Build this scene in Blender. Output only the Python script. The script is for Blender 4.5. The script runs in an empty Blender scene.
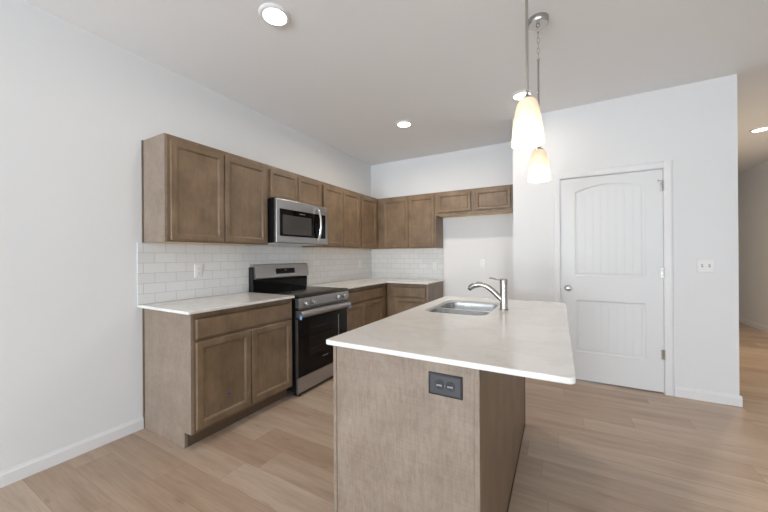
import bpy, bmesh, math, random
from mathutils import Vector, Matrix
random.seed(7)
S = bpy.context.scene
COL = S.collection
PI = math.pi

# ---------------------------------------------------------------- camera
CAM = Vector((2.698, -1.1765, 1.2586)); YAW = math.radians(29.033); PITCH = math.radians(0.047); ROLL = math.radians(-0.36)
fwd = Vector((-math.sin(YAW)*math.cos(PITCH), math.cos(YAW)*math.cos(PITCH), math.sin(PITCH)))
rt = Vector((math.cos(YAW), math.sin(YAW), 0)); up = rt.cross(fwd)
r2 = rt*math.cos(ROLL)+up*math.sin(ROLL); u2 = -rt*math.sin(ROLL)+up*math.cos(ROLL)
cd = bpy.data.cameras.new('camera'); cam = bpy.data.objects.new('camera', cd); COL.objects.link(cam)
cam.matrix_world = Matrix(((r2.x, u2.x, -fwd.x, CAM.x), (r2.y, u2.y, -fwd.y, CAM.y), (r2.z, u2.z, -fwd.z, CAM.z), (0, 0, 0, 1)))
cd.sensor_width = 36; cd.lens = 315.5/768*36; cd.clip_start = 0.02
S.camera = cam

# ---------------------------------------------------------------- view, world, daylight
S.view_settings.view_transform = 'Standard'; S.view_settings.look = 'None'
S.view_settings.gamma = 1; S.view_settings.use_curve_mapping = False
S.view_settings.exposure = 0.06
w = bpy.data.worlds.new('sky'); S.world = w; w.use_nodes = True
bg = w.node_tree.nodes['Background']; bg.inputs[0].default_value = (0.72, 0.84, 1.0, 1); bg.inputs[1].default_value = .8

def area(name, loc, rot, sx, sy, power, color, shape='RECTANGLE'):
    d = bpy.data.lights.new(name, 'AREA'); d.shape = shape; d.size = sx
    if shape == 'RECTANGLE': d.size_y = sy
    d.energy = power; d.color = color
    o = bpy.data.objects.new(name, d); COL.objects.link(o); o.location = loc; o.rotation_euler = rot
    return o
DAY = (0.76, 0.88, 1.0)
WARM = (1.0, 0.84, 0.66)
# daylight from unseen south windows, placed for their light, and an added east one
WIN_S = [(0.2, 1.85, 0.15, 2.5), (2.1, 3.75, 0.15, 2.5)]       # x0,x1,z0,z1 on y = YS
WIN_E_ADDED = [(-7.0, -5.0, 0.5, 2.5)]                                  # y0,y1,z0,z1 on x = XE, window added to brighten the room
YS = -7.5; XE = 5.62; YN = 9.0; H = 2.75
# power per window: direct sky light, added upward fill that lifts the ceiling
PS = [(30, 380), (10, 70)]; PE = [(20, 330)]; KL = 12
FILL_COL = (0.83, 0.92, 1.0)
def daylight(axis, c, zc, wd, ht, sky, fill_pw):
    for nm, off, dz, tilt, pw, col in (('daylight_sky', .05, 0, 90, sky, DAY), ('bounce_fill', .6, -.4, 130, fill_pw, FILL_COL)):  # second lamp is an added upward fill outside each window
        if axis == 'S': area(nm, (c, YS-off, zc+dz), (math.radians(tilt), 0, 0), wd, ht, pw, col)
        else: area(nm, (XE+off, c, zc+dz), (math.radians(tilt), 0, math.radians(90)), wd, ht, pw, col)
for (a, b, c, d), (ps, pg) in zip(WIN_S, PS): daylight('S', (a+b)/2, (c+d)/2, b-a, d-c, ps, pg)
for (a, b, c, d), (ps, pg) in zip(WIN_E_ADDED, PE): daylight('E', (a+b)/2, (c+d)/2, b-a, d-c, ps, pg)

# ---------------------------------------------------------------- materials
def srgb(r, g, b):
    f = lambda c: (c/255/12.92) if c/255 <= 0.04045 else ((c/255+0.055)/1.055)**2.4
    return (f(r), f(g), f(b), 1)
def mat(name, col=(200, 200, 200), rough=.5, metal=0, spec=None, **kw):
    m = bpy.data.materials.new(name); m.use_nodes = True
    p = m.node_tree.nodes['Principled BSDF']
    p.inputs['Base Color'].default_value = srgb(*col); p.inputs['Roughness'].default_value = rough; p.inputs['Metallic'].default_value = metal
    if spec is not None: p.inputs['Specular IOR Level'].default_value = spec
    for k, v in kw.items(): p.inputs[k.replace('_', ' ')].default_value = v
    return m
class NT:
    def __init__(s, m): s.t = m.node_tree; s.p = s.t.nodes['Principled BSDF']
    def n(s, typ, **kw):
        q = s.t.nodes.new(typ)
        for k, v in kw.items():
            if k.startswith('i_'): q.inputs[k[2:].replace('_', ' ')].default_value = v
            else: setattr(q, k, v)
        return q
    def l(s, a, b): s.t.links.new(a, b)
    def coords(s, scale=(1, 1, 1), rot=(0, 0, 0), loc=(0, 0, 0)):
        g = s.n('ShaderNodeNewGeometry'); mp = s.n('ShaderNodeMapping')
        mp.inputs['Scale'].default_value = scale; mp.inputs['Rotation'].default_value = rot; mp.inputs['Location'].default_value = loc
        s.l(g.outputs['Position'], mp.inputs[0]); return mp.outputs[0]
    def noise(s, v, scale, detail=3, rough=.5):
        q = s.n('ShaderNodeTexNoise'); q.inputs['Scale'].default_value = scale; q.inputs['Detail'].default_value = detail; q.inputs['Roughness'].default_value = rough
        s.l(v, q.inputs['Vector']); return q.outputs['Fac']
    def ramp(s, f, stops):
        q = s.n('ShaderNodeValToRGB'); e = q.color_ramp.elements
        while len(e) < len(stops): e.new(0.5)
        for i, (p, c) in enumerate(stops): e[i].position = p; e[i].color = srgb(*c)
        s.l(f, q.inputs[0]); return q.outputs[0]
    def mix(s, a, b, f, mode='MIX'):
        q = s.n('ShaderNodeMix', data_type='RGBA', blend_type=mode)
        if isinstance(f, (int, float)): q.inputs[0].default_value = f
        else: s.l(f, q.inputs[0])
        for i, x in ((6, a), (7, b)):
            if isinstance(x, tuple): q.inputs[i].default_value = x
            else: s.l(x, q.inputs[i])
        return q.outputs[2]
    def bump(s, h, strength, dist=.001):
        q = s.n('ShaderNodeBump'); q.inputs['Strength'].default_value = strength; q.inputs['Distance'].default_value = dist
        s.l(h, q.inputs['Height']); s.l(q.outputs[0], s.p.inputs['Normal'])

def paint(name, col, rough=.75, tex=.25):
    m = mat(name, col, rough); k = NT(m)
    k.bump(k.noise(k.coords(), 90, 3), tex, .002); return m
M = {}
M['wall'] = paint('wall_paint', (231, 231, 231))
M['ceiling'] = paint('ceiling_paint', (245, 245, 245), .85, .5)
M['trim'] = mat('white_trim_paint', (232, 231, 231), .42)
M['door'] = mat('white_door_paint', (229, 229, 229), .42)

def wood(name, c0, c1, c2, rough=.4, stretch=(9, 9, 1.1), fine=.2, mottle=0):
    m = mat(name, c1, rough); k = NT(m)
    g = k.noise(k.coords(stretch), 5, 4, .6)
    blotch = k.noise(k.coords((1, 1, .8)), 7, 4, .6)
    col = k.ramp(blotch, [(.28, c0), (.5, c1), (.74, c2)])
    gr = k.ramp(g, [(.3, (205, 200, 196)), (.6, (255, 255, 255))])
    col = k.mix(col, gr, .25, 'MULTIPLY')
    f = k.noise(k.coords((260, 260, 6)), 1.0, 2, .5)
    fr = k.ramp(f, [(.35, (200, 195, 190)), (.62, (255, 255, 255))])
    col = k.mix(col, fr, fine, 'MULTIPLY')
    if mottle:
        q = k.noise(k.coords((1, 1, .45)), 55, 4, .7)
        col = k.mix(col, k.ramp(q, [(.33, (214, 208, 204)), (.5, (244, 241, 238)), (.66, (255, 255, 255))]), mottle, 'MULTIPLY')
        q2 = k.noise(k.coords((5, 5, 190)), 1, 2, .5)
        col = k.mix(col, k.ramp(q2, [(.35, (226, 222, 218)), (.6, (255, 255, 255))]), mottle*.5, 'MULTIPLY')
    k.l(col, k.p.inputs['Base Color']); k.bump(f, .12, .0006)
    return m
M['wood'] = wood('stained_maple', (110, 90, 70), (126, 105, 82), (141, 119, 95))
M['veneer'] = wood('veneer_end_panel', (140, 124, 110), (150, 134, 120), (161, 146, 132), .5, (22, 22, 5), .2, .5)
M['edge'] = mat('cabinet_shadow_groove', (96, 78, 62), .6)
M['rawwood'] = wood('natural_maple_underside', (226, 196, 148), (235, 207, 160), (240, 214, 172), .6)
M['inner'] = mat('dark_cabinet_gap', (60, 50, 42), .8)

def quartz():
    m = mat('white_quartz', (226, 222, 215), .13); k = NT(m)
    a = k.noise(k.coords((1, 1.4, 1), (0, 0, .5)), 3.2, 6, .62)
    vein = k.ramp(a, [(.40, (230, 229, 226)), (.49, (225, 222, 217)), (.52, (232, 230, 227)), (.8, (229, 227, 223))])
    sp = k.noise(k.coords(), 220, 2)
    spk = k.ramp(sp, [(.35, (236, 234, 230)), (.6, (255, 255, 255))])
    k.l(k.mix(vein, spk, .2, 'MULTIPLY'), k.p.inputs['Base Color']); return m
M['quartz'] = quartz()

def steel(name, col=(172, 173, 175), rough=.3, stretch=(900, 8, 900)):
    m = mat(name, col, rough, 1.0); k = NT(m)
    a = k.noise(k.coords(stretch), 1, 2)
    r = k.n('ShaderNodeMapRange'); r.inputs[3].default_value = rough*.93; r.inputs[4].default_value = rough*1.07
    k.l(a, r.inputs[0]); k.l(r.outputs[0], k.p.inputs['Roughness']); return m
M['steel'] = steel('brushed_stainless_steel')
M['sinksteel'] = steel('satin_sink_steel', (208, 208, 208), .2, (1, 1, 1))
M['nickel'] = mat('brushed_nickel', (180, 177, 173), .26, 1.0)
M['chrome'] = mat('polished_chrome', (214, 213, 212), .12, 1.0)
M['blackglass'] = mat('black_glass', (5, 5, 6), .07, 0, .2)
M['ceramic'] = mat('black_ceramic_cooktop', (7, 7, 8), .05, 0, .9)
M['window'] = mat('smoked_oven_window', (24, 22, 21), .08, 0, .2)
M['screen'] = mat('perforated_microwave_screen', (66, 65, 64), .15, 0, .5)
M['black'] = mat('black_enamel', (16, 17, 19), .35)
M['dark'] = mat('dark_gap', (12, 12, 12), .7)
M['grey'] = mat('slate_plastic', (60, 61, 66), .38)
M['greyface'] = mat('slate_receptacle', (48, 49, 53), .45)
M['plastic'] = mat('white_plastic', (238, 238, 236), .35)
M['slot'] = mat('receptacle_slot', (90, 88, 84), .6)
M['bluetape'] = mat('pale_blue_tape', (120, 165, 215), .6)
M['bluedot'] = mat('blue_sticker', (28, 48, 150), .4)
M['ink'] = mat('light_grey_lettering', (140, 140, 140), .5)
M['ring'] = mat('burner_marking', (50, 50, 52), .25)

def tile():
    m = mat('white_subway_tile', (232, 232, 231), .18); k = NT(m)
    def brick(swap):
        g = k.n('ShaderNodeNewGeometry'); s = k.n('ShaderNodeSeparateXYZ'); c = k.n('ShaderNodeCombineXYZ')
        k.l(g.outputs['Position'], s.inputs[0]); k.l(s.outputs[1 if swap else 0], c.inputs[0])
        sub = k.n('ShaderNodeMath', operation='SUBTRACT'); k.l(s.outputs[2], sub.inputs[0]); sub.inputs[1].default_value = .9144
        k.l(sub.outputs[0], c.inputs[1])
        b = k.n('ShaderNodeTexBrick'); b.offset = .5; b.inputs['Scale'].default_value = 1
        b.inputs['Brick Width'].default_value = .1524; b.inputs['Row Height'].default_value = .0762
        b.inputs['Mortar Size'].default_value = .0013; b.inputs['Mortar Smooth'].default_value = .35
        b.inputs['Color1'].default_value = srgb(234, 234, 233); b.inputs['Color2'].default_value = srgb(228, 228, 228)
        b.inputs['Mortar'].default_value = srgb(178, 176, 174)
        k.l(c.outputs[0], b.inputs['Vector']); return b, g
    b1, g = brick(True); b2, _ = brick(False)
    s = k.n('ShaderNodeSeparateXYZ'); k.l(g.outputs['Normal'], s.inputs[0])
    ab = k.n('ShaderNodeMath', operation='ABSOLUTE'); k.l(s.outputs[0], ab.inputs[0])
    gt = k.n('ShaderNodeMath', operation='GREATER_THAN'); k.l(ab.outputs[0], gt.inputs[0]); gt.inputs[1].default_value = .5
    k.l(k.mix(b2.outputs['Color'], b1.outputs['Color'], gt.outputs[0]), k.p.inputs['Base Color'])
    f = k.n('ShaderNodeMix', data_type='FLOAT'); k.l(gt.outputs[0], f.inputs[0]); k.l(b2.outputs['Fac'], f.inputs[2]); k.l(b1.outputs['Fac'], f.inputs[3])
    inv = k.n('ShaderNodeMath', operation='SUBTRACT'); inv.inputs[0].default_value = 1; k.l(f.outputs[0], inv.inputs[1])
    k.bump(inv.outputs[0], .6, .0015)
    rr = k.n('ShaderNodeMapRange'); k.l(f.outputs[0], rr.inputs[0]); rr.inputs[3].default_value = .16; rr.inputs[4].default_value = .8
    k.l(rr.outputs[0], k.p.inputs['Roughness'])
    return m
M['tile'] = tile()

def planks():
    m = mat('oak_plank_floor', (176, 152, 130), .34); k = NT(m)
    v = k.coords((1, 1, 1), (0, 0, 0), (0.35, 0.43, 0))
    b = k.n('ShaderNodeTexBrick'); b.offset = 0; b.squash = 1
    b.inputs['Scale'].default_value = 1; b.inputs['Brick Width'].default_value = 1.22; b.inputs['Row Height'].default_value = .178
    b.inputs['Mortar Size'].default_value = .0009; b.inputs['Mortar Smooth'].default_value = .5; b.inputs['Bias'].default_value = 0
    b.inputs['Color1'].default_value = (0, 0, 0, 1); b.inputs['Color2'].default_value = (1, 1, 1, 1); b.inputs['Mortar'].default_value = (.5, .5, .5, 1)
    sx = k.n('ShaderNodeSeparateXYZ'); k.l(v, sx.inputs[0])
    dv = k.n('ShaderNodeMath', operation='DIVIDE'); k.l(sx.outputs[1], dv.inputs[0]); dv.inputs[1].default_value = .178
    fl = k.n('ShaderNodeMath', operation='FLOOR'); k.l(dv.outputs[0], fl.inputs[0])
    wn = k.n('ShaderNodeTexWhiteNoise', noise_dimensions='1D'); k.l(fl.outputs[0], wn.inputs['W'])
    ma = k.n('ShaderNodeMath', operation='MULTIPLY_ADD'); k.l(wn.outputs['Value'], ma.inputs[0]); ma.inputs[1].default_value = 1.22; k.l(sx.outputs[0], ma.inputs[2])
    cb = k.n('ShaderNodeCombineXYZ'); k.l(ma.outputs[0], cb.inputs[0]); k.l(sx.outputs[1], cb.inputs[1])
    k.l(cb.outputs[0], b.inputs['Vector'])
    tone = k.ramp(b.outputs['Color'], [(0, (176, 152, 131)), (.3, (187, 165, 145)), (.65, (194, 173, 154)), (1, (201, 182, 163))])
    # grain, shifted plank by plank
    sc = k.n('ShaderNodeVectorMath', operation='SCALE'); k.l(b.outputs['Color'], sc.inputs[0]); sc.inputs['Scale'].default_value = 37
    mp = k.n('ShaderNodeMapping'); mp.inputs['Scale'].default_value = (1.1, 9, 1); k.l(v, mp.inputs[0])
    ad = k.n('ShaderNodeVectorMath', operation='ADD'); k.l(mp.outputs[0], ad.inputs[0]); k.l(sc.outputs[0], ad.inputs[1])
    g1 = k.noise(ad.outputs[0], 1.6, 5, .6)
    c1 = k.ramp(g1, [(.3, (206, 196, 188)), (.5, (240, 236, 232)), (.66, (255, 255, 255))])
    mp2 = k.n('ShaderNodeMapping'); mp2.inputs['Scale'].default_value = (4, 110, 1); k.l(v, mp2.inputs[0])
    g2 = k.noise(mp2.outputs[0], 1, 3, .5)
    c2 = k.ramp(g2, [(.3, (222, 216, 210)), (.6, (255, 255, 255))])
    mp3 = k.n('ShaderNodeMapping'); mp3.inputs['Scale'].default_value = (3.4, 11, 1); k.l(v, mp3.inputs[0])
    ad3 = k.n('ShaderNodeVectorMath', operation='ADD'); k.l(mp3.outputs[0], ad3.inputs[0]); k.l(sc.outputs[0], ad3.inputs[1])
    kn = k.noise(ad3.outputs[0], 1.0, 3, .65)
    c3 = k.ramp(kn, [(.22, (158, 140, 124)), (.36, (255, 255, 255))])
    col = k.mix(tone, c1, .6, 'MULTIPLY'); col = k.mix(col, c2, .4, 'MULTIPLY'); col = k.mix(col, c3, .6, 'MULTIPLY')
    col = k.mix(col, srgb(128, 106, 88), b.outputs['Fac'])
    k.l(col, k.p.inputs['Base Color'])
    inv = k.n('ShaderNodeMath', operation='SUBTRACT'); k.l(g2, inv.inputs[0]); k.l(b.outputs['Fac'], inv.inputs[1])
    k.bump(inv.outputs[0], .18, .0008)
    return m
M['floor'] = planks()

def emis(name, col, strength):
    m = mat(name, (250, 250, 250), .4); p = m.node_tree.nodes['Principled BSDF']
    p.inputs['Emission Color'].default_value = (*col, 1); p.inputs['Emission Strength'].default_value = strength; return m
M['lens'] = emis('lit_led_lens', (1.0, .95, .88), 9)
M['display'] = mat('display_digits', (120, 124, 128), .4)
def frosted():
    m = bpy.data.materials.new('frosted_lamp_glass'); m.use_nodes = True; t = m.node_tree; t.nodes.clear()
    o = t.nodes.new('ShaderNodeOutputMaterial'); mx = t.nodes.new('ShaderNodeMixShader'); mx.inputs[0].default_value = .55
    d = t.nodes.new('ShaderNodeBsdfDiffuse'); d.inputs[0].default_value = (.92, .89, .83, 1)
    tr = t.nodes.new('ShaderNodeBsdfTranslucent'); tr.inputs[0].default_value = (1, .92, .78, 1)
    t.links.new(d.outputs[0], mx.inputs[1]); t.links.new(tr.outputs[0], mx.inputs[2])
    gl = t.nodes.new('ShaderNodeBsdfGlossy'); gl.inputs['Roughness'].default_value = .2
    m2 = t.nodes.new('ShaderNodeMixShader'); m2.inputs[0].default_value = .05
    t.links.new(mx.outputs[0], m2.inputs[1]); t.links.new(gl.outputs[0], m2.inputs[2]); t.links.new(m2.outputs[0], o.inputs[0]); return m
M['frost'] = frosted()
def glass():
    m = bpy.data.materials.new('window_glass'); m.use_nodes = True; t = m.node_tree; t.nodes.clear()
    o = t.nodes.new('ShaderNodeOutputMaterial'); mx = t.nodes.new('ShaderNodeMixShader'); mx.inputs[0].default_value = .06
    a = t.nodes.new('ShaderNodeBsdfTransparent'); b = t.nodes.new('ShaderNodeBsdfGlossy'); b.inputs['Roughness'].default_value = .02
    t.links.new(a.outputs[0], mx.inputs[1]); t.links.new(b.outputs[0], mx.inputs[2]); t.links.new(mx.outputs[0], o.inputs[0]); return m
M['glass'] = glass()

# ---------------------------------------------------------------- mesh helpers
class MB:
    def __init__(s): s.b = bmesh.new()
    def box(s, x0, x1, y0, y1, z0, z1, bev=0, seg=2):
        t = bmesh.new(); bmesh.ops.create_cube(t, size=1)
        bmesh.ops.scale(t, vec=(x1-x0, y1-y0, z1-z0), verts=t.verts); bmesh.ops.translate(t, vec=((x0+x1)/2, (y0+y1)/2, (z0+z1)/2), verts=t.verts)
        if bev: bmesh.ops.bevel(t, geom=t.edges[:], offset=bev, segments=seg, profile=.5, affect='EDGES')
        return s.add(t)
    def add(s, t):
        me = bpy.data.meshes.new('t'); t.to_mesh(me); t.free(); s.b.from_mesh(me); bpy.data.meshes.remove(me); return s
    def lathe(s, c, prof, axis='z', seg=32, cap=True):
        t = bmesh.new(); rings = []
        for r, h in prof:
            ring = []
            for i in range(seg):
                a = 2*PI*i/seg; u, v = r*math.cos(a), r*math.sin(a)
                p = {'z': (u, v, h), 'x': (h, u, v), 'y': (v, h, u)}[axis]
                ring.append(t.verts.new(Vector(c)+Vector(p)))
            rings.append(ring)
        for a, b in zip(rings, rings[1:]):
            for i in range(seg): t.faces.new((a[i], a[(i+1) % seg], b[(i+1) % seg], b[i]))
        if cap:
            t.faces.new(rings[0][::-1]); t.faces.new(rings[-1])
        bmesh.ops.recalc_face_normals(t, faces=t.faces); return s.add(t)
    def tube(s, pts, rad, seg=14, cap=True, flat=None):
        t = bmesh.new(); pts = [Vector(p) for p in pts]; rings = []
        n = len(pts); prev = None
        for i, p in enumerate(pts):
            d = (pts[min(i+1, n-1)]-pts[max(i-1, 0)]).normalized()
            ref = Vector((0, 0, 1)) if abs(d.z) < .9 else Vector((0, 1, 0))
            if prev is None: a = d.cross(ref).normalized()
            else: a = (prev-d*prev.dot(d)).normalized()
            prev = a; b = d.cross(a); r = rad[i] if isinstance(rad, (list, tuple)) else rad
            fa = flat if flat else 1
            rings.append([t.verts.new(p+a*r*math.cos(2*PI*k/seg)+b*r*fa*math.sin(2*PI*k/seg)) for k in range(seg)])
        for a, b in zip(rings, rings[1:]):
            for k in range(seg): t.faces.new((a[k], a[(k+1) % seg], b[(k+1) % seg], b[k]))
        if cap: t.faces.new(rings[0][::-1]); t.faces.new(rings[-1])
        bmesh.ops.recalc_face_normals(t, faces=t.faces); return s.add(t)
    def ringloop(s, pts, rad, seg=8):          # closed tube
        t = bmesh.new(); pts = [Vector(p) for p in pts]; n = len(pts); rings = []
        nrm = (pts[1]-pts[0]).cross(pts[2]-pts[1]).normalized()
        for i, p in enumerate(pts):
            d = (pts[(i+1) % n]-pts[i-1]).normalized(); b = d.cross(nrm)
            rings.append([t.verts.new(p+nrm*rad*math.cos(2*PI*k/seg)+b*rad*math.sin(2*PI*k/seg)) for k in range(seg)])
        for i in range(n):
            a, b = rings[i], rings[(i+1) % n]
            for k in range(seg): t.faces.new((a[k], a[(k+1) % seg], b[(k+1) % seg], b[k]))
        bmesh.ops.recalc_face_normals(t, faces=t.faces); return s.add(t)
    def prism(s, poly, axis, a0, a1):          # poly: 2D points in the plane perpendicular to axis
        t = bmesh.new()
        f = {'x': lambda u, v, a: (a, u, v), 'y': lambda u, v, a: (u, a, v), 'z': lambda u, v, a: (u, v, a)}[axis]
        A = [t.verts.new(f(u, v, a0)) for u, v in poly]; B = [t.verts.new(f(u, v, a1)) for u, v in poly]; n = len(poly)
        t.faces.new(A); t.faces.new(B[::-1])
        for i in range(n): t.faces.new((A[i], B[i], B[(i+1) % n], A[(i+1) % n]))
        bmesh.ops.recalc_face_normals(t, faces=t.faces); return s.add(t)
    def loops(s, L, close_first=True, close_last=True):   # bridge closed loops of equal length
        t = bmesh.new(); R = [[t.verts.new(p) for p in l] for l in L]; n = len(L[0])
        for a, b in zip(R, R[1:]):
            for i in range(n): t.faces.new((a[i], a[(i+1) % n], b[(i+1) % n], b[i]))
        if close_first: t.faces.new(R[0][::-1])
        if close_last: t.faces.new(R[-1])
        bmesh.ops.recalc_face_normals(t, faces=t.faces); return s.add(t)
    def build(s, name, m, parent=None, smooth=False, base=None):
        me = bpy.data.meshes.new(name)
        o = bpy.data.objects.new(name, me); COL.objects.link(o)
        if parent is not None:
            o.parent = parent; org = world_loc(parent)
            bmesh.ops.translate(s.b, vec=-org, verts=s.b.verts)
        elif base is not None:
            bmesh.ops.translate(s.b, vec=-Vector(base), verts=s.b.verts); o.location = base
        s.b.to_mesh(me); s.b.free(); me.materials.append(m)
        if smooth:
            for p in me.polygons: p.use_smooth = True
            me.set_sharp_from_angle(angle=math.radians(40))
        return o
def world_loc(o):
    v = Vector(o.location)
    while o.parent: o = o.parent; v += Vector(o.location)
    return v
def thing(name, label, cat, loc, group=None):
    o = bpy.data.objects.new(name, None); COL.objects.link(o); o.location = loc; o.empty_display_size = .05
    return tag(o, label, cat, group)
def tag(o, label, cat, group=None):
    o['label'] = label; o['category'] = cat
    if group: o['group'] = group
    return o
def struct(o, label=None):
    o['kind'] = 'structure'
    if label: o['label'] = label
    return o
def box(name, m, parent, *a, **k): return MB().box(*a, **k).build(name, m, parent)
def rrect(x0, x1, y0, y1, r, n=6):
    P = []
    for cx, cy, a0 in ((x1-r, y1-r, 0), (x0+r, y1-r, 90), (x0+r, y0+r, 180), (x1-r, y0+r, 270)):
        for i in range(n+1):
            a = math.radians(a0+90*i/n); P.append((cx+r*math.cos(a), cy+r*math.sin(a)))
    return P

# ---------------------------------------------------------------- the room
XP0, XP1, YP, D = 2.2611, 3.9957, 2.5299, 3.2535
DX0, DX1, DZ = 2.7104, 3.522, 2.034
struct(MB().box(-.15, XE+.15, YS-.15, YN+.15, -.12, 0).build('floor', M['floor']), 'light oak plank floor')
struct(MB().box(-.15, XE+.15, YS-.15, YN+.15, H, H+.12).build('ceiling', M['ceiling']), 'off-white ceiling')
struct(MB().box(-.15, 0, YS-.15, D+.12, 0, H).build('wall_left', M['wall']))
struct(MB().box(0, XP0, D, D+.12, 0, H).build('wall_back', M['wall']))
b = MB().box(XP0, DX0, YP, YP+.11, 0, H).box(DX1, XP1, YP, YP+.11, 0, H).box(DX0, DX1, YP, YP+.11, DZ, H)
struct(b.build('wall_pantry', M['wall']))
struct(MB().box(XP0, XP0+.11, YP+.11, D+.12, 0, H).build('wall_alcove', M['wall']))
struct(MB().box(XP1-.11, XP1, YP+.11, YN, 0, H).build('wall_hall_left', M['wall']))
struct(MB().box(XP1-.11, XE+.15, YN, YN+.15, 0, H).build('wall_hall_end', M['wall']))
def wall_holes(axis, a0, a1, c0, c1, holes, name):
    b = MB(); cur = a0
    def bx(u0, u1, z0, z1):
        if u1-u0 < 1e-4 or z1-z0 < 1e-4: return
        if axis == 'x': b.box(u0, u1, c0, c1, z0, z1)
        else: b.box(c0, c1, u0, u1, z0, z1)
    for u0, u1, z0, z1 in holes:
        bx(cur, u0, 0, H); bx(u0, u1, 0, z0); bx(u0, u1, z1, H); cur = u1
    bx(cur, a1, 0, H)
    return struct(b.build(name, M['wall']))
wall_holes('x', 0, XE, YS-.15, YS, WIN_S, 'wall_front')
wall_holes('y', YS-.15, YN, XE, XE+.15, WIN_E_ADDED, 'wall_right')
# unseen windows behind the camera, placed for their light: frame, mullion and pane
def window(n, axis, u0, u1, z0, z1, c0, c1):
    b = MB(); f = .05
    def bx(a, c, d, e, g0=c0, g1=c1):
        if axis == 'x': b.box(a, c, g0, g1, d, e)
        else: b.box(g0, g1, a, c, d, e)
    bx(u0, u0+f, z0, z1); bx(u1-f, u1, z0, z1); bx(u0+f, u1-f, z0, z0+f); bx(u0+f, u1-f, z1-f, z1)
    um = (u0+u1)/2; bx(um-.03, um+.03, z0+f, z1-f)
    o = struct(b.build('window_%d' % n, M['trim']))
    b = MB(); cm = (c0+c1)/2; bx(u0+f, u1-f, z0+f, z1-f, cm-.003, cm+.003); b.build('pane', M['glass'], o)
n = 1
for a, c, d, e in WIN_S: window(n, 'x', a, c, d, e, YS+.0, YS+.06); n += 1
for a, c, d, e in WIN_E_ADDED: window(n, 'y', a, c, d, e, XE-.06, XE); n += 1  # east window added for its light
# baseboards
def bbprof(t=.013, h=.086): return [(0, 0), (t, 0), (t, h-.02), (t*.7, h-.012), (t*.45, h), (0, h)]
struct(MB().prism([(x, z) for x, z in bbprof()], 'y', YS, -.002).build('baseboard_left', M['trim']))
b = MB().prism([(YP-x, z) for x, z in bbprof()], 'x', 3.588, XP1+.013).prism([(YP-x, z) for x, z in bbprof()], 'x', XP0, DX0-.068)
struct(b.build('baseboard_pantry', M['trim']))
struct(MB().prism([(XP1+x, z) for x, z in bbprof()], 'y', YP, YN).build('baseboard_hall_left', M['trim']))
struct(MB().prism([(XE-x, z) for x, z in bbprof()], 'y', YS, YN).build('baseboard_right', M['trim']))
struct(MB().prism([(D-x, z) for x, z in bbprof()], 'x', 1.235, XP0).build('baseboard_back', M['trim']))
# pantry door: casing
cw = .062
def casing_prof(w): return [(0, 0), (0, .006), (.012, .009), (w-.016, .012), (w-.005, .008), (w, 0)]
b = MB()
for x, sgn in ((DX1+.003, 1), (DX0-.003, -1)):
    b.prism([(x+sgn*u, YP-v) for u, v in casing_prof(cw)], 'z', 0, DZ+.003+cw)
b.prism([(YP-v, DZ+.003+u) for u, v in casing_prof(cw)], 'x', DX0-.003, DX1+.003)
struct(b.build('trim_1', M['trim']), 'white casing around the pantry door')
b = MB().box(DX0-.003+.003, DX0+.012-.008, YP+.045, YP+.10, 0, DZ-.004).box(DX1-.004, DX1, YP+.045, YP+.10, 0, DZ-.004).box(DX0, DX1, YP+.045, YP+.10, DZ-.004, DZ)
struct(b.build('trim_2', M['trim']), 'door stop behind the pantry door')
# slab with arched upper and square lower beadboard panels
yf, yb = YP+.003, YP+.038
X0, X1, Z0, Z1 = DX0+.003, DX1-.003, .014, DZ-.004
px0, px1 = DX0+.123, DX1-.123
zl0, zl1, zu0, zu1, rise = .285, .815, 1.045, 1.895, .062
def arch(x, x0=px0, x1=px1, zt=zu1, r=rise): 
    t = (x-(x0+x1)/2)/((x1-x0)/2); return zt+r*(1-t*t)
slab = MB()
slab.box(X0, X1, yf+.012, yb, Z0, Z1)
slab.box(X0, px0, yf, yf+.012, Z0, Z1); slab.box(px1, X1, yf, yf+.012, Z0, Z1)
slab.box(px0, px1, yf, yf+.012, Z0, zl0); slab.box(px0, px1, yf, yf+.012, zl1, zu0)
NX = 24; xs = [px0+(px1-px0)*i/NX for i in range(NX+1)]
slab.prism([(x, arch(x)) for x in xs]+[(px1, Z1), (px0, Z1)], 'y', yf, yf+.012)
door = struct(slab.build('door_1', M['door']), 'white two-panel pantry door with arched top panel')
def outline(kind, ins):
    x0, x1 = px0+ins, px1-ins
    if kind == 'low': 
        P = [(x0+(x1-x0)*i/NX, zl1-ins) for i in range(NX+1)]; zb = zl0+ins
    else:
        P = [(x0+(x1-x0)*i/NX, arch(px0+(px1-px0)*i/NX)-ins) for i in range(NX+1)]; zb = zu0+ins
    return P+[(x1, zb), (x0, zb)]
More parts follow.
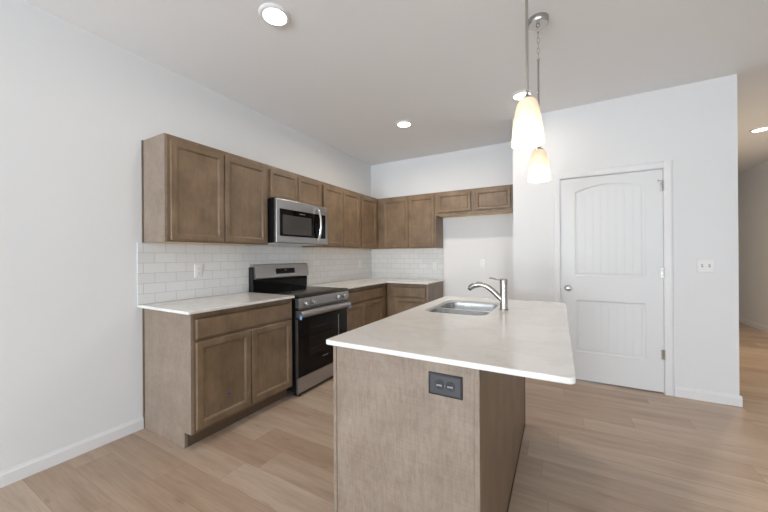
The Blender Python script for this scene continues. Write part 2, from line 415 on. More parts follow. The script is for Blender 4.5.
for kind in ('up', 'low'):
    L = []
    for ins, dep in ((0, -.0015), (.007, -.0012), (.013, .004), (.022, .006), (.03, .0042), (.034, .0035)):
        L.append([(x, yf+dep, z) for x, z in outline(kind, ins)])
    # back ring so the moulding is solid
    L.append([(x, yf+.0115, z) for x, z in outline(kind, .034)]); L.append([(x, yf+.0115, z) for x, z in outline(kind, 0)])
    b = MB(); b.loops(L+[L[0]], False, False); b.build('panel_moulding', M['door'], door)
    b = MB(); x0, x1 = px0+.034, px1-.034; nb = 8; g = .0022
    for i in range(nb):
        a, c = x0+(x1-x0)*i/nb, x0+(x1-x0)*(i+1)/nb
        if kind == 'low': zb, za, zc = zl0+.034, zl1-.034, zl1-.034
        else: zb, za, zc = zu0+.034, arch(a)-.034, arch(c)-.034
        y = yf+.0035
        b.loops([[(a, yf+.0115, zb), (c, yf+.0115, zb), (c, yf+.0115, zc), (a, yf+.0115, za)],
                 [(a, y+.0016, zb), (c, y+.0016, zb), (c, y+.0016, zc), (a, y+.0016, za)],
                 [(a+g, y, zb), (c-g, y, zb), (c-g, y, zc), (a+g, y, za)]])
    b.build('bead_board', M['door'], door)
for z in (1.876, 1.092, .354):
    b = MB().tube([(DX1-.001, yf-.006, z-.045), (DX1-.001, yf-.006, z+.045)], .0065, 12).box(DX1-.022, DX1-.002, yf-.0025, yf, z-.044, z+.044)
    if z > 1.8: b.box(DX1-.035, DX1-.001, yf-.012, yf-.004, z+.046, z+.052).lathe((DX1-.035, yf-.008, z+.049), [(.006, -.008), (.006, .008)], 'z', 12)
    b.build('hinge', M['nickel'], door, True)
kx, kz = 2.775, .925
b = MB().lathe((kx, yf, kz), [(.032, 0), (.032, -.005), (.024, -.009), (.011, -.012), (.010, -.03), (.02, -.036), (.0265, -.046), (.0265, -.056), (.021, -.064), (.008, -.067)], 'y', 28)
b.build('door_knob', M['nickel'], door, True)
box('latch_plate', M['nickel'], door, X0-.0025, X0-.0003, yf+.004, yf+.028, kz-.03, kz+.03)

# ---------------------------------------------------------------- cabinets
# local frame for fronts: F(u, v, w) -> world ; u along the run, w out of the face
def frame_fn(face, plane):
    if face == '+x': return lambda u, v, w: (plane+w, u, v)
    if face == '-y': return lambda u, v, w: (u, plane-w, v)
    if face == '-x': return lambda u, v, w: (plane-w, u, v)
def rectloop(F, u0, u1, v0, v1, ins, w): return [F(u0+ins, v0+ins, w), F(u1-ins, v0+ins, w), F(u1-ins, v1-ins, w), F(u0+ins, v1-ins, w)]
def cab_door(parent, F, u0, u1, v0, v1, name='door'):
    R = lambda i, w: rectloop(F, u0, u1, v0, v1, i, w)
    st = .042 if (v1-v0) > .32 else .034
    b = MB(); L = [R(0, .0005), R(0, .016), R(.0035, .0195), R(st-.002, .0195), R(st+.002, .0175), R(st+.012, .0085), R(st+.013, .0085), R(st+.013, .004), R(st-.002, .0005)]
    b.loops(L+[L[0]], False, False); d = b.build(name, M['wood'], parent)
    b = MB(); b.loops([R(st+.0128, .005), R(st+.0128, .0088)]); b.build('door_panel', M['wood'], d)
    return d
def drawer(parent, F, u0, u1, v0, v1, name='drawer_front'):
    R = lambda i, w: rectloop(F, u0, u1, v0, v1, i, w)
    b = MB(); b.loops([R(0, .0005), R(0, .015), R(.0045, .0195)]); return b.build(name, M['wood'], parent)

def fbox(b, F, u0, u1, v0, v1, w0, w1, bev=0):
    p, q = F(u0, v0, w0), F(u1, v1, w1)
    lo = [min(a, c) for a, c in zip(p, q)]; hi = [max(a, c) for a, c in zip(p, q)]
    return b.box(lo[0], hi[0], lo[1], hi[1], lo[2], hi[2], bev)

CT0, CT1 = .8944, .9144          # countertop bottom / top
UB, UT = 1.3716, 2.126
e = .0008
# --- base cabinet left of the range
t = thing('base_cabinet', 'brown stained base cabinet left of the range, wide drawer over two doors', 'cabinet', (.3, .44, 0))
F = frame_fn('+x', .61)
b = MB().prism([(0.001, 0), (.535, 0), (.535, .105), (.6095, .105), (.6095, CT0-e), (0.001, CT0-e)], 'y', 0, .018); b.build('side_panel', M['veneer'], t)
b = MB().box(.001, .59, .0185, .884, .105, CT0-e).box(.001, .53, .0185, .884, 0, .105); b.build('carcass', M['wood'], t)
b = MB(); L, Rr = 0.0185, .884
fbox(b, F, L, .885, .105, .128, -.019, 0); fbox(b, F, L, .885, .862, CT0-e, -.019, 0); fbox(b, F, L, .04, .128, .862, -.019, 0); fbox(b, F, .862, .885, .128, .862, -.019, 0); fbox(b, F, .04, .862, .69, .72, -.019, 0); fbox(b, F, .43, .46, .128, .69, -.019, 0)
b.build('face_frame', M['wood'], t)
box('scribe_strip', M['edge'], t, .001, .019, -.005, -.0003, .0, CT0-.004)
box('toe_kick', M['edge'], t, .5302, .536, .0185, .884, 0.001, .1045)
drawer(t, F, .030, .868, .722, .852)
dl = cab_door(t, F, .030, .443, .128, .700); cab_door(t, F, .453, .868, .128, .700)
b = MB().lathe((0.6208, .262, .279), [(.009, 0), (.009, .0012)], 'x', 16); b.build('sticker', M['bluedot'], dl)
# --- base cabinet right of the range
t = thing('base_cabinet', 'brown base cabinet between range and inner corner, drawer over two narrow doors', 'cabinet', (.3, 2.1, 0))
b = MB().box(.001, .59, 1.655, 2.632, .105, CT0-e).box(.001, .53, 1.655, 2.632, 0, .105); b.build('carcass', M['wood'], t)
b = MB(); fbox(b, F, 1.654, 2.632, .105, .128, -.019, 0); fbox(b, F, 1.654, 2.632, .855, CT0-e, -.019, 0); fbox(b, F, 1.654, 1.685, .128, .855, -.019, 0); fbox(b, F, 2.50, 2.632, .128, .855, -.019, 0); fbox(b, F, 1.685, 2.50, .69, .72, -.019, 0); fbox(b, F, 2.06, 2.085, .128, .69, -.019, 0)
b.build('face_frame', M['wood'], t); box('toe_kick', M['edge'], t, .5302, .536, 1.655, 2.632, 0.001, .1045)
drawer(t, F, 1.672, 2.515, .722, .845); cab_door(t, F, 1.672, 2.068, .128, .700); cab_door(t, F, 2.078, 2.515, .128, .700)
# --- base cabinet on the back wall
t = thing('base_cabinet', 'brown corner base cabinet on the back wall beside the empty fridge alcove', 'cabinet', (.6, 2.95, 0))
yb0 = D-.61; F = frame_fn('-y', yb0)
b = MB().box(.001, 1.204, yb0+.02, D-.001, .105, CT0-e).box(.001, 1.204, yb0+.08, D-.001, 0, .105); b.build('carcass', M['wood'], t)
b = MB(); fbox(b, F, .632, 1.204, .105, .128, -.019, 0); fbox(b, F, .632, 1.204, .855, CT0-e, -.019, 0); fbox(b, F, .632, .735, .128, .855, -.019, 0); fbox(b, F, 1.18, 1.204, .128, .855, -.019, 0); fbox(b, F, .735, 1.18, .69, .72, -.019, 0)
b.build('face_frame', M['wood'], t); box('toe_kick', M['edge'], t, .54, 1.204, yb0+.074, yb0+.0795, 0.001, .1045)
b = MB().prism([(D-.001, 0), (yb0+.075, 0), (yb0+.075, .105), (yb0, .105), (yb0, CT0-e), (D-.001, CT0-e)], 'x', 1.2045, 1.2225); b.build('side_panel', M['veneer'], t)
drawer(t, F, .720, 1.192, .722, .845); cab_door(t, F, .720, 1.192, .128, .700)

# --- wall cabinets
def upper(label, face, plane, u0, u1, z0, z1, doors, back, depthname, dz=(.012, .035), left_panel=False, right_panel=False, ul=None):
    F = frame_fn(face, plane)
    c = F((u0+u1)/2, z0, -.15); t = thing('wall_cabinet', label, 'cabinet', c)
    b = MB()
    w = back
    a0, a1 = u0+(.016 if left_panel else 0), u1-(.016 if right_panel else 0)
    fbox(b, F, a0, a1, z0+.012, z1, -w+.001, -.0195); b.build('carcass', M['wood'], t)
    for p, q in ((a0, a0+.0155), (a1-.0155, a1)):
        if (p == a0 and left_panel) or (p != a0 and right_panel): continue
        b = MB(); fbox(b, F, p, q, z0+.0005, z0+.0118, -w+.001, -.0195); b.build('side_edge', M['wood'], t)
    b = MB(); fbox(b, F, a0+.016, a1-.016, z0+.001, z0+.0115, -w+.001, -.0195); b.build('bottom_panel', M['rawwood'], t)
    b = MB(); d0, d1 = doors[0][0], doors[-1][1]
    vz0, vz1 = z0+dz[0], z1-dz[1]
    fbox(b, F, a0, a1, z0, vz0+.02, -.019, 0); fbox(b, F, a0, a1, vz1-.02, z1, -.019, 0)
    fbox(b, F, a0, d0+.02, vz0+.02, vz1-.02, -.019, 0); fbox(b, F, d1-.02, a1, vz0+.02, vz1-.02, -.019, 0)
    for p, q in zip(doors, doors[1:]): fbox(b, F, p[1]-.015, q[0]+.015, vz0+.02, vz1-.02, -.019, 0)
    b.build('face_frame', M['wood'], t)
    if left_panel:
        b = MB(); fbox(b, F, u0, u0+.0158, z0-.001, z1, -w+.001, 0); b.build('side_panel', M['veneer'], t)
        b = MB(); fbox(b, F, u0-.005, u0-.0003, z0-.001, z1, -w+.001, -w+.018); b.build('scribe_strip', M['edge'], t)
    if right_panel:
        b = MB(); fbox(b, F, u1-.0158, u1, z0-.001, z1, -w+.001, 0); b.build('side_panel', M['wood'], t)
    for p, q in doors: cab_door(t, F, p, q, vz0, vz1)
    return t
UD = .325-.0195
upper('tall brown two-door wall cabinet left of the microwave', '+x', UD, 0, .8875, UB, UT, [(.033, .437), (.446, .862)], UD, '', left_panel=True)
upper('short brown two-door wall cabinet directly above the microwave', '+x', UD, .8885, 1.6515, 1.815, UT, [(.909, 1.262), (1.272, 1.632)], UD, '', (.014, .035))
upper('tall brown two-door wall cabinet right of the microwave', '+x', UD, 1.6525, 2.452, UB, UT, [(1.674, 2.048), (2.058, 2.434)], UD, '')
upper('brown single-door wall cabinet at left side of the inner corner', '+x', UD, 2.453, D-.327, UB, UT, [(2.485, 2.888)], UD, '')
upper('tall brown two-door wall cabinet on back wall, right of the corner', '-y', D-UD, .001, 1.2225, UB, UT, [(.402, .812), (.820, 1.205)], UD, '', right_panel=True)
upper('short wide brown wall cabinet over the empty fridge alcove', '-y', D-UD, 1.2235, XP0-.001, 1.808, UT, [(1.262, 1.702), (1.760, 2.182)], UD, '', (.036, .035))

# ---------------------------------------------------------------- worktops
def slab_top(name, label, outer_fn, z0, z1, hole=None, base=(0, 0, 0)):
    bm = bmesh.new(); r = .003
    prof = [(r, z0), (0, z0+r), (0, z1-r), (.0009, z1-.0009), (r, z1)]
    R = [[bm.verts.new((x, y, z)) for x, y in outer_fn(i)] for i, z in prof]; n = len(R[0])
    for a, b_ in zip(R, R[1:]):
        for i in range(n): bm.faces.new((a[i], a[(i+1) % n], b_[(i+1) % n], b_[i]))
    if hole is None: bm.faces.new(R[0][::-1]); bm.faces.new(R[-1])
    else:
        hp = [(.0, z0), (.0, z1-.002), (-.002, z1)]
        Hh = [[bm.verts.new((x, y, z)) for x, y in hole(-i if False else i)] for i, z in hp]; m = len(Hh[0])
        for a, b_ in zip(Hh, Hh[1:]):
            for i in range(m): bm.faces.new((a[i], b_[i], b_[(i+1) % m], a[(i+1) % m]))
        for ro, rh in ((R[0], Hh[0]), (R[-1], Hh[-1])):
            ed = []
            for l in (ro, rh):
                for i in range(len(l)): 
                    ee = bm.edges.get((l[i], l[(i+1) % len(l)])); ed.append(ee)
            bmesh.ops.triangle_fill(bm, edges=ed, use_beauty=True)
    bmesh.ops.recalc_face_normals(bm, faces=bm.faces)
    mb = MB(); mb.b.free(); mb.b = bm
    return tag(mb.build(name, M['quartz'], None, base=base), label, 'countertop')
def poly_round(pts, rad, n=5):
    def fn(ins):
        # inset of an axis aligned polygon, with rounded corners (rad per corner)
        N = len(pts); out = []
        for i in range(N):
            p0, p, p1 = Vector(pts[i-1]), Vector(pts[i]), Vector(pts[(i+1) % N])
            d0 = (p-p0).normalized(); d1 = (p1-p).normalized()
            n0 = Vector((-d0.y, d0.x)); n1 = Vector((-d1.y, d1.x))      # CCW: inward normals
            q = p+(n0+n1)*ins; r = rad[i]
            cr = d0.x*d1.y-d0.y*d1.x
            if r == 0: out.append(tuple(q)); continue
            rr = r-ins if cr > 0 else r+ins
            rr = max(rr, .0005)
            c = q+(-d0+d1)*rr
            a = q-d0*rr-c; bvec = q+d1*rr-c
            for k_ in range(n+1):
                s_ = k_/n*PI/2; v = a*math.cos(s_)+bvec*math.sin(s_); out.append(tuple(c+v))
        return out
    return fn
g = .0012
slab_top('countertop', 'white quartz countertop on the base cabinet left of the range',
         poly_round([(g, -.036), (.645, -.036), (.645, .887), (g, .887)], [0, .018, .004, 0]), CT0, CT1, base=(.3, .44, CT0))
slab_top('countertop', 'L-shaped white quartz countertop filling the corner right of the range',
         poly_round([(g, 1.654), (.645, 1.654), (.645, D-.645), (1.240, D-.645), (1.240, D-g), (g, D-g)], [0, .004, .01, .018, 0, 0]), CT0, CT1, base=(.3, 2.9, CT0))
IX0, IX1, IY0, IY1 = 1.846, 2.738, -.152, 1.452
SX0, SX1, SY0, SY1 = 1.945, 2.328, .662, 1.262
slab_top('countertop', 'large white quartz island countertop with undermount sink cutout', poly_round([(IX0, IY0), (IX1, IY0), (IX1, IY1), (IX0, IY1)], [.012, .022, .012, .012]),
         CT0, CT1, hole=lambda i: rrect(SX0+i, SX1-i, SY0+i, SY1-i, .075), base=(2.29, .65, CT0))

# ---------------------------------------------------------------- backsplash
tag(MB().box(.0003, .008, -.036, D-.009, CT1+.0006, UB-.002).box(.0003, .008, .8885, 1.6515, UB-.002, 1.40).build('tile_backsplash', M['tile']), 'white subway tile backsplash on the left wall behind the range', 'backsplash')
tag(MB().box(.0003, 1.232, D-.008, D-.0003, CT1+.0006, UB-.002).build('tile_backsplash', M['tile']), 'white subway tile backsplash on the back wall near the alcove', 'backsplash')

# ---------------------------------------------------------------- kitchen island
BX0, BX1, BY0, BY1 = 1.868, 2.466, -.122, 1.405
t = thing('kitchen_island', 'brown kitchen island with plain veneer end panel under white quartz top', 'kitchen island', ((BX0+BX1)/2, (BY0+BY1)/2, 0))
zt_ = CT0-e
def hollow(b, x0, x1, y0, y1, z0, z1, th=.016):
    b.box(x0, x0+th, y0, y1, z0, z1); b.box(x1-th, x1, y0, y1, z0, z1); b.box(x0+th, x1-th, y0, y0+th, z0, z1); b.box(x0+th, x1-th, y1-th, y1, z0, z1); b.box(x0+th, x1-th, y0+th, y1-th, z0, z0+th)
b = MB(); hollow(b, BX0+.02, BX1-.006, BY0+.006, BY1-.006, .105, zt_); b.box(BX0+.08, BX1-.006, BY0+.006, BY1-.006, .0, .104); b.build('carcass', M['wood'], t)
# near end: panel with stiles left and right, toe notch hidden on the kitchen side
b = MB().box(BX0+.0165, BX1-.0165, BY0, BY0+.0055, 0, zt_); b.build('end_panel', M['veneer'], t)
for x0, x1, nm in ((BX0, BX0+.0155, 'corner_trim'), (BX1-.0155, BX1+.002, 'corner_trim')):
    MB().box(x0, x1, BY0-.0035, BY0+.0055, .0 if x0 > 2 else .0, zt_, .0012, 1).build(nm, M['veneer'], t)
MB().box(BX1-.0055, BX1, BY0+.006, BY1-.02, .004, zt_).build('back_panel', M['wood'], t)
MB().box(BX1-.0055, BX1+.004, BY1-.019, BY1, 0, zt_, .001, 1).build('corner_trim', M['edge'], t)
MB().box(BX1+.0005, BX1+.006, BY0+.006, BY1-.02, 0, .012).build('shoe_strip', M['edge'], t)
F = frame_fn('-x', BX0+.0195)
b = MB(); ff = [(-.1, .30), (.31, .61), (.62, 1.23), (1.24, 1.42)]
fbox(b, F, BY0+.007, BY1-.007, .105, .128, -.019, 0); fbox(b, F, BY0+.007, BY1-.007, .855, zt_, -.019, 0)
for u in (BY0+.007, .345, .95, BY1-.037): fbox(b, F, u, u+.03, .128, .855, -.019, 0)
b.build('face_frame', M['wood'], t)
# doors on the kitchen side
for u0, u1 in ((-.1, .355), (.37, .655), (.665, .958), (.972, 1.42)):
    drawer(t, F, u0, u1, .722, .845); cab_door(t, F, u0, u1, .128, .700)

# outlet on the island
t = thing('electrical_outlet', 'slate grey duplex outlet mounted sideways on the island end panel', 'outlet', (2.352, BY0-.001, .812))
F = frame_fn('-y', BY0)
ox, oz = 2.352, .812
R = lambda hx, hz, w_: [F(ox-hx, oz-hz, w_), F(ox+hx, oz-hz, w_), F(ox+hx, oz+hz, w_), F(ox-hx, oz+hz, w_)]
MB().loops([R(.058, .036, .0004), R(.058, .036, .003), R(.053, .031, .0065)]).build('cover_plate', M['grey'], t)
MB().box(ox-.0605, ox+.0605, BY0-.003, BY0-.0003, oz-.0385, oz-.0362).box(ox-.0605, ox+.0605, BY0-.003, BY0-.0003, oz+.0362, oz+.0385).box(ox-.0605, ox-.0583, BY0-.003, BY0-.0003, oz-.0362, oz+.0362).box(ox+.0583, ox+.0605, BY0-.003, BY0-.0003, oz-.0362, oz+.0362).build('gasket', M['dark'], t)
for dx in (-.0195, .0195):
    s = MB().lathe((ox+dx, BY0-.0065, oz), [(.0175, 0), (.0175, -.002), (.0165, -.003)], 'y', 24).build('receptacle', M['greyface'], t, True)
    MB().box(ox+dx-.009, ox+dx+.006, BY0-.0101, BY0-.0096, oz+.005, oz+.0075).box(ox+dx-.007, ox+dx+.006, BY0-.0101, BY0-.0096, oz-.0085, oz-.006).lathe((ox+dx+.011, BY0-.0096, oz), [(.003, 0), (.003, -.0005)], 'y', 10).build('slot', M['dark'], s)
    MB().box(ox+dx-.010, ox+dx+.010, BY0-.0103, BY0-.0096, oz-.0035, oz+.0025).build('contact_shutter', M['ink'], s)
MB().lathe((ox, BY0-.0066, oz), [(.003, 0), (.003, -.001)], 'y', 10).build('screw', M['nickel'], t)

# ---------------------------------------------------------------- sink
t = thing('kitchen_sink', 'double-bowl stainless steel sink set under the island countertop', 'sink', (2.13, .96, CT0-.2))
ymid = .948
def bowl(x0, x1, y0, y1, name):
    L = []; zt = CT0-.0006; n = 6
    def lp(i, z, r): return [(x, y, z) for x, y in rrect(x0+i, x1-i, y0+i, y1-i, r, n)]
    for i, z, r in ((-.0, zt-.003, .07), (.002, zt-.03, .068), (.012, zt-.145, .06), (.02, zt-.165, .055), (.04, zt-.178, .045), (.09, zt-.181, .03)): L.append(lp(i, z, r))
    Lo = [lp(-.002, zt-.003, .07), lp(.0, zt-.03, .068), lp(.010, zt-.147, .06), lp(.018, zt-.167, .055), lp(.038, zt-.18, .045), lp(.09, zt-.183, .03)]
    b = MB(); b.loops(L, False, True); b.loops(Lo, False, True); b.loops([L[0], Lo[0]], False, False)
    o = b.build(name, M['sinksteel'], t, True)
    cx, cy = (x0+x1)/2, (y0+y1)/2
    MB().lathe((cx, cy, zt-.181), [(.044, .0005), (.044, .002), (.034, .003), (.030, .0012), (.006, .0012)], 'z', 28).build('drain', M['chrome'], o, True)
bowl(SX0-.004, SX1+.004, SY0-.004, ymid-.012, 'bowl'); bowl(SX0-.004, SX1+.004, ymid+.012, SY1+.004, 'bowl')
# rim deck that carries the bowls: flange + divider
zt = CT0-.0006
bm = bmesh.new()
outer = rrect(SX0-.03, SX1+.03, SY0-.03, SY1+.03, .09); h1 = rrect(SX0-.004, SX1+.004, SY0-.004, ymid-.012, .07); h2 = rrect(SX0-.004, SX1+.004, ymid+.012, SY1+.004, .07)
def ringz(P, z): return [bm.verts.new((x, y, z)) for x, y in P]
A = [ringz(P, zt-.004) for P in (outer, h1, h2)]
eds = []
for l in A:
    for i in range(len(l)): eds.append(bm.edges.new((l[i], l[(i+1) % len(l)])))
bmesh.ops.triangle_fill(bm, edges=eds, use_beauty=True)
ret = bmesh.ops.extrude_face_region(bm, geom=bm.faces[:]); bmesh.ops.translate(bm, vec=(0, 0, .0035), verts=[v for v in ret['geom'] if isinstance(v, bmesh.types.BMVert)])
bmesh.ops.recalc_face_normals(bm, faces=bm.faces)
mb = MB(); mb.b.free(); mb.b = bm; mb.build('rim', M['sinksteel'], t)

# ---------------------------------------------------------------- faucet
fx, fy, fz = 2.392, .925, CT1
t = thing('kitchen_faucet', 'brushed nickel single-handle pull-out faucet behind the island sink', 'faucet', (fx, fy, fz))
MB().lathe((fx, fy, fz), [(.029, .0004), (.029, .004), (.0245, .008), (.0235, .012), (.0225, .10), (.0225, .168)], 'z', 32).build('body', M['nickel'], t, True)
MB().lathe((fx, fy, fz), [(.0228, .1685), (.0228, .172), (.0232, .175), (.0225, .192), (.019, .197), (.006, .199)], 'z', 32).build('handle_cap', M['nickel'], t, True)
MB().tube([(fx-.005, fy, fz+.186), (fx-.03, fy, fz+.192), (fx-.055, fy, fz+.1965), (fx-.082, fy, fz+.200), (fx-.088, fy, fz+.2005)], [.009, .009, .010, .010, .005], 14, True, .6).build('handle', M['nickel'], t, True)
def bez(P, n):
    out = []
    for i in range(n+1):
        s_ = i/n; q = [Vector(p) for p in P]
        while len(q) > 1: q = [a.lerp(c, s_) for a, c in zip(q, q[1:])]
        out.append(q[0])
    return out
sp = bez([(fx-.006, fy, fz+.062), (fx-.05, fy, fz+.100), (fx-.095, fy, fz+.158), (fx-.145, fy, fz+.155)], 16)
MB().tube(sp, [.0185-.003*i/16 for i in range(17)], 18).build('spout', M['nickel'], t, True)
hd = bez([(fx-.138, fy, fz+.1550), (fx-.165, fy, fz+.158), (fx-.190, fy, fz+.152), (fx-.212, fy, fz+.128)], 10)
so = MB().tube(hd, [.0165, .018, .019, .0195, .020, .020, .0195, .019, .018, .017, .0155], 18).build('spray_head', M['nickel'], t, True)
MB().tube([(fx-.210, fy, fz+.1285), (fx-.217, fy, fz+.1195)], .0125, 16).build('aerator', M['black'], so, True)

# ---------------------------------------------------------------- range
RY0, RY1 = .9000, 1.6495
t = thing('kitchen_range', 'freestanding stainless steel electric range with black glass cooktop and oven door', 'range', (.35, 1.27, 0))
MB().box(.012, .635, RY0, RY1, .045, .884).build('body', M['black'], t)
for yy in (RY0+.05, RY1-.05):
    for xx in (.07, .62): MB().lathe((xx, yy, 0), [(.02, 0), (.02, .012), (.012, .016), (.012, .0448)], 'z', 16).build('foot', M['black'], t)
b = MB().prism([(.012, .8845), (.672, .8845), (.680, .888), (.683, .896), (.680, .907), (.670, .913), (.012, .913)], 'y', RY0-.0015, RY1+.0015); b.build('cooktop', M['ceramic'], t, True)
ck = t.children[-1]
for cx, cy, r in ((.22, 1.07, .075), (.22, 1.46, .095), (.50, 1.08, .105), (.50, 1.46, .08)):
    MB().lathe((cx, cy, .9131), [(r, 0), (r, .0002), (r-.003, .0002), (r-.003, 0)], 'z', 48, False).build('burner_ring', M['ring'], ck)
# control panel
b = MB().prism([(.636, .800), (.671, .800), (.683, .806), (.681, .872), (.677, .8838), (.636, .8838)], 'y', RY0, RY1); cp = b.build('control_panel', M['steel'], t)
for yy in (.985, 1.083, 1.455, 1.562):
    k_ = MB().lathe((.6815, yy, .838), [(.027, 0), (.027, .004), (.0215, .007), (.0205, .028), (.018, .031)], 'x', 28).build('knob', M['steel'], cp, True)
    MB().box(.7125, .717, yy-.0045, yy+.0045, .820, .856, .0015, 1).build('knob_grip', M['chrome'], k_)
# vent slots between panel and door
MB().box(.636, .660, RY0+.004, RY1-.004, .782, .799).build('vent_strip', M['dark'], t)
for i in range(2): MB().box(.6605, .668, RY0+.012, RY1-.012, .7835+.008*i, .7875+.008*i).build('vent_rail', M['steel'], t)
# oven door
MB().box(.6365, .664, RY0+.002, RY1-.002, .178, .780, .003).build('oven_door', M['blackglass'], t); od = t.children[-1]
MB().box(.6642, .6655, RY0+.145, RY1-.145, .34, .665, .0004, 1).build('oven_window', M['window'], od)
MB().box(.6366, .6655, RY0-.001, RY0+.0012, .178, .70).build('door_edge', M['steel'], od); MB().box(.6366, .6655, RY1-.0012, RY1+.001, .178, .70).build('door_edge', M['steel'], od)
for z in (.40, .50, .59):
    MB().box(.66555, .66575, RY0+.165, RY1-.165, z, z+.003).build('rack_line', M['ring'], od)
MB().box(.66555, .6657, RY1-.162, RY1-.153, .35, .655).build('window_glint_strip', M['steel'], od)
b = MB()
for i in range(9): b.box(.6643, .6648, 1.235+.0095*i, 1.2415+.0095*i, .283, .291)
b.build('lettering', M['ink'], od)
b = MB().prism([(.640, .712), (.700, .712), (.712, .722), (.716, .742), (.712, .762), (.700, .772), (.6645, .778), (.640, .778)], 'y', RY0+.0, RY1-.0)
b.build('door_handle', M['steel'], od, True)
MB().box(.690, .7165, RY0-.0012, RY0-.0003, .700, .738).build('tape', M['bluetape'], od); MB().box(.690, .7165, RY1+.0003, RY1+.0012, .700, .738).build('tape', M['bluetape'], od)
MB().box(.6365, .662, RY0+.002, RY1-.002, .036, .170, .003).build('storage_drawer', M['steel'], t)
MB().box(.6365, .652, RY0+.004, RY1-.004, .1705, .1775).build('gap_strip', M['dark'], t)
MB().box(.6, .645, RY0+.004, RY1-.004, .016, .0355).build('kick_plate', M['black'], t)
# backguard
MB().prism([(.012, .9152), (.070, .9152), (.074, 1.034), (.012, 1.034)], 'y', RY0+.016, RY1+.012).build('backguard_base', M['blackglass'], t)
MB().box(.010, .066, RY0+.004, RY0+.0155, .9135, 1.158).build('backguard_side', M['black'], t)
bg_ = MB().prism([(.012, 1.040), (.092, 1.040), (.098, 1.046), (.094, 1.075), (.074, 1.176), (.066, 1.184), (.012, 1.184)], 'y', RY0+.018, RY1+.014).build('backguard', M['steel'], t)
def slant(y0, y1, s0, s1, off, th=.001):     # quad box lying on the slanted face, s = height
    f = lambda z: .094+(z-1.075)*(.074-.094)/(1.176-1.075)
    return [[(f(z)+o_, y, z) for y, z in ((y0, s0), (y1, s0), (y1, s1), (y0, s1))] for o_ in (off, off+th)]
dp = MB().loops(slant(1.178, 1.448, 1.080, 1.136, .0002)).build('display_panel', M['blackglass'], bg_)
MB().loops(slant(1.300, 1.326, 1.112, 1.120, .0013, .0003)).build('display_digits', M['display'], dp)
b = MB()
for i in range(4): b.loops(slant(1.185+.022*i, 1.20+.022*i, 1.113, 1.1165, .0013, .0003)); b.loops(slant(1.195+.02*i, 1.205+.02*i, 1.092, 1.096, .0013, .0003)); b.loops(slant(1.35+.021*i, 1.364+.021*i, 1.098, 1.101, .0013, .0003))
for i in range(3): b.loops(slant(1.285+.022*i, 1.297+.022*i, 1.094, 1.098, .0013, .0003))
b.build('button_marks', M['ring'], dp)

# ---------------------------------------------------------------- microwave
MY0, MY1, MZ0, MZ1 = .9020, 1.646, 1.392, 1.812
t = thing('microwave_oven', 'stainless over-the-range microwave with curved handle hung above the range', 'microwave', (.2, 1.27, MZ0))
MB().box(.009, .368, MY0, MY1, MZ0, MZ1).build('body', M['black'], t)
MB().box(.03, .36, MY0+.02, MY1-.02, MZ0-.004, MZ0-.0004).build('underside_plate', M['plastic'], t)
dr = MB().box(.3685, .402, MY0+.001, MY1-.001, MZ0+.004, MZ1-.003, .004).build('front_frame', M['steel'], t)
MB().box(.4022, .4045, MY0+.042, MY1-.042, MZ0+.066, MZ1-.094, .0008, 1).build('door_glass', M['blackglass'], dr)
MB().box(.4047, .4053, MY0+.075, 1.375, MZ0+.085, MZ1-.150).build('door_window', M['screen'], dr)
b = MB()
for i in range(8): b.box(.4047, .4051, 1.20+.0105*i, 1.207+.0105*i, 1.686, 1.694)
b.build('lettering', M['ink'], dr)
MB().box(.4047, .4051, 1.545, 1.595, 1.668, 1.690).build('clock_display', M['window'], dr)
hy = 1.468; pts = bez([(.403, hy, 1.782), (.422, hy, 1.770), (.462, hy, 1.72), (.466, hy, 1.605), (.462, hy, 1.49), (.422, hy, 1.44), (.403, hy, 1.428)], 28)
MB().tube(pts, .0135, 16, True).build('door_handle', M['chrome'], dr, True)

# ---------------------------------------------------------------- outlets and switch on walls
def plate(name, label, face, plane, u, v, gangs=1, kind='outlet', mt='plastic'):
    F = frame_fn(face, plane); hu = .035+(gangs-1)*.023; hv = .0575
    if gangs > 1: hu = .057
    t = thing(name, label, 'outlet' if kind == 'outlet' else 'light switch', F(u, v, 0))
    R = lambda a, c, w_: [F(u-a, v-c, w_), F(u+a, v-c, w_), F(u+a, v+c, w_), F(u-a, v+c, w_)]
    MB().loops([R(hu, hv, .0004), R(hu, hv, .003), R(hu-.005, hv-.005, .0065)]).build('cover_plate', M[mt], t)
    for gi in range(gangs):
        uc = u+(gi-(gangs-1)/2)*.046
        if kind == 'outlet':
            for dv in (-.0195, .0195):
                b = MB(); fbox(b, F, uc-.016, uc+.016, v+dv-.0135, v+dv+.0135, .0066, .0085, .0008); r_ = b.build('receptacle', M[mt], t)
                b = MB(); fbox(b, F, uc-.0075, uc-.0055, v+dv-.002, v+dv+.007, .0086, .0089); fbox(b, F, uc+.0055, uc+.0075, v+dv-.002, v+dv+.007, .0086, .0089); fbox(b, F, uc-.002, uc+.002, v+dv-.010, v+dv-.006, .0086, .0089)
                b.build('slot', M['slot'], r_)
        else:
            b = MB(); fbox(b, F, uc-.0055, uc+.0055, v-.012, v+.012, .0066, .0074); r_ = b.build('switch_slot', M['slot'], t)
            b = MB(); b.loops([[F(uc-.004, v-.006, .0075), F(uc+.004, v-.006, .0075), F(uc+.004, v+.005, .0075), F(uc-.004, v+.005, .0075)], [F(uc-.0035, v+.002, .0165), F(uc+.0035, v+.002, .0165), F(uc+.0035, v+.009, .0165), F(uc-.0035, v+.009, .0165)]])
            b.build('toggle', M[mt], t)
    return t
plate('electrical_outlet', 'white outlet on the tile backsplash left of the range', '+x', .008, .407, 1.143)
plate('electrical_outlet', 'white outlet on the left-wall tile near the inner corner', '+x', .008, 2.90, 1.155)
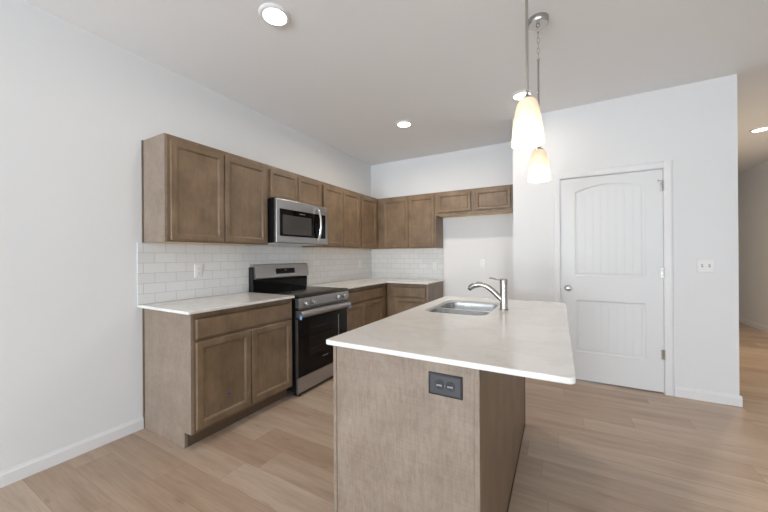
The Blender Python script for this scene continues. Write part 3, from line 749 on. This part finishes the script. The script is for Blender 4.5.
plate('electrical_outlet', 'white outlet on the back-wall tile, right half', '-y', D-.008, 1.10, 1.12)
plate('electrical_outlet', 'white outlet on the bare wall inside the fridge alcove', '-y', D, 1.79, 1.15)
plate('light_switch', 'white double toggle switch on the wall right of the pantry door', '-y', YP, 3.797, 1.160, 2, 'switch')

# ---------------------------------------------------------------- ceiling lights
def downlight(x, y, label, power, col=(1.0, .88, .74), group='round recessed ceiling lights'):
    t = thing('ceiling_light', label, 'ceiling light', (x, y, H), group)
    MB().lathe((x, y, H), [(.094, -.0005), (.094, -.004), (.086, -.013), (.074, -.0155), (.070, -.0135), (.070, -.0005)], 'z', 48, False).build('trim_ring', M['trim'], t, True)
    MB().lathe((x, y, H), [(.0695, -.0005), (.0695, -.010), (.055, -.0125), (.01, -.014)], 'z', 40).build('lens', M['lens'], t, True)
    a = area('downlight_lamp', (x, y, H-.020), (0, 0, 0), .13, .13, power, col, 'DISK'); a.data.spread = math.radians(170); a.parent = t; a.location = (0, 0, -.020)
downlight(1.175, .20, 'round recessed ceiling light nearest the camera, near the left wall', KL*.3)
downlight(1.180, 2.04, 'round recessed ceiling light near the back-left corner over the range', KL*1.1)
downlight(2.405, 2.01, 'round recessed ceiling light half hidden behind the near pendant rod', KL*.25)
downlight(4.81, 4.30, 'round recessed ceiling light in the hall past the pantry wall', KL*1.8, (1.0, .79, .54))

# ---------------------------------------------------------------- pendants
def pendant(x, y, label):
    t = thing('pendant_lamp', label, 'pendant lamp', (x, y, H), None)
    MB().lathe((x, y, H), [(.062, -.0005), (.062, -.010), (.060, -.030), (.055, -.036), (.012, -.038), (.010, -.046), (.004, -.050)], 'z', 36).build('canopy', M['nickel'], t, True)
    # chain
    zc = H-.047; n = 0; ch = MB(); zend = 2.505
    while zc > zend:
        pts = []
        for i in range(14):
            a = 2*PI*i/14; u = .0065*math.cos(a); v = .014*math.sin(a)+(.006 if math.sin(a) > 0 else -.006)
            pts.append((x+u, y, zc-.018+v) if n % 2 == 0 else (x, y+u, zc-.018+v))
        ch.ringloop(pts, .0017, 6); zc -= .0335; n += 1
    ch.build('chain', M['nickel'], t, True)
    MB().tube([(x, y, zc-.002), (x, y, 1.94)], .0058, 14).lathe((x, y, zc-.004), [(.0085, -.006), (.0085, .002), (.004, .005)], 'z', 14).build('rod', M['nickel'], t, True)
    MB().lathe((x, y, 1.9245), [(.024, 0), (.024, .004), (.016, .009), (.010, .018), (.0075, .022)], 'z', 28).build('shade_holder', M['nickel'], t, True)
    prof = [(.024, 1.924), (.033, 1.920), (.041, 1.905), (.0475, 1.878), (.054, 1.835), (.0595, 1.79), (.0635, 1.75), (.0648, 1.731)]
    inner = [(r-.003, z) for r, z in prof][::-1]
    MB().lathe((x, y, 0), prof+inner, 'z', 40, False).build('lamp_shade', M['frost'], t, True)
    MB().lathe((x, y, 1.80), [(.013, .075), (.014, .05), (.022, .03), (.028, .0), (.022, -.022), (.008, -.03)], 'z', 24).build('light_bulb', emis_bulb, t, True)
    for dz, p in ((-.045, .9),):
        d = bpy.data.lights.new('bulb_light', 'POINT'); d.energy = p; d.color = (1, .86, .68); d.shadow_soft_size = .02
        o = bpy.data.objects.new('bulb_light', d); COL.objects.link(o); o.parent = t; o.location = (0, 0, 1.80+dz-H)
emis_bulb = emis('lit_bulb', (1, .86, .68), 3)
pendant(2.583, .300, 'nickel pendant lamp with frosted glass shade, larger and nearer of two')
pendant(2.590, 1.045, 'nickel pendant lamp with frosted glass shade and visible ceiling canopy, farther one')

# ---------------------------------------------------------------- groups of repeats
for o in S.objects:
    if o.parent or 'label' not in o: continue
    n, l = o.name.split('.')[0], o['label']
    if n == 'wall_cabinet': o['group'] = 'brown wall cabinets'
    elif n == 'base_cabinet': o['group'] = 'brown base cabinets'
    elif n == 'pendant_lamp': o['group'] = 'pendant lamps over the island'
    elif n == 'electrical_outlet' and l.startswith('white'): o['group'] = 'white outlets on the kitchen walls'
    elif n == 'countertop': o['group'] = 'white quartz countertops'
    elif n == 'tile_backsplash': o['group'] = 'subway tile backsplashes'
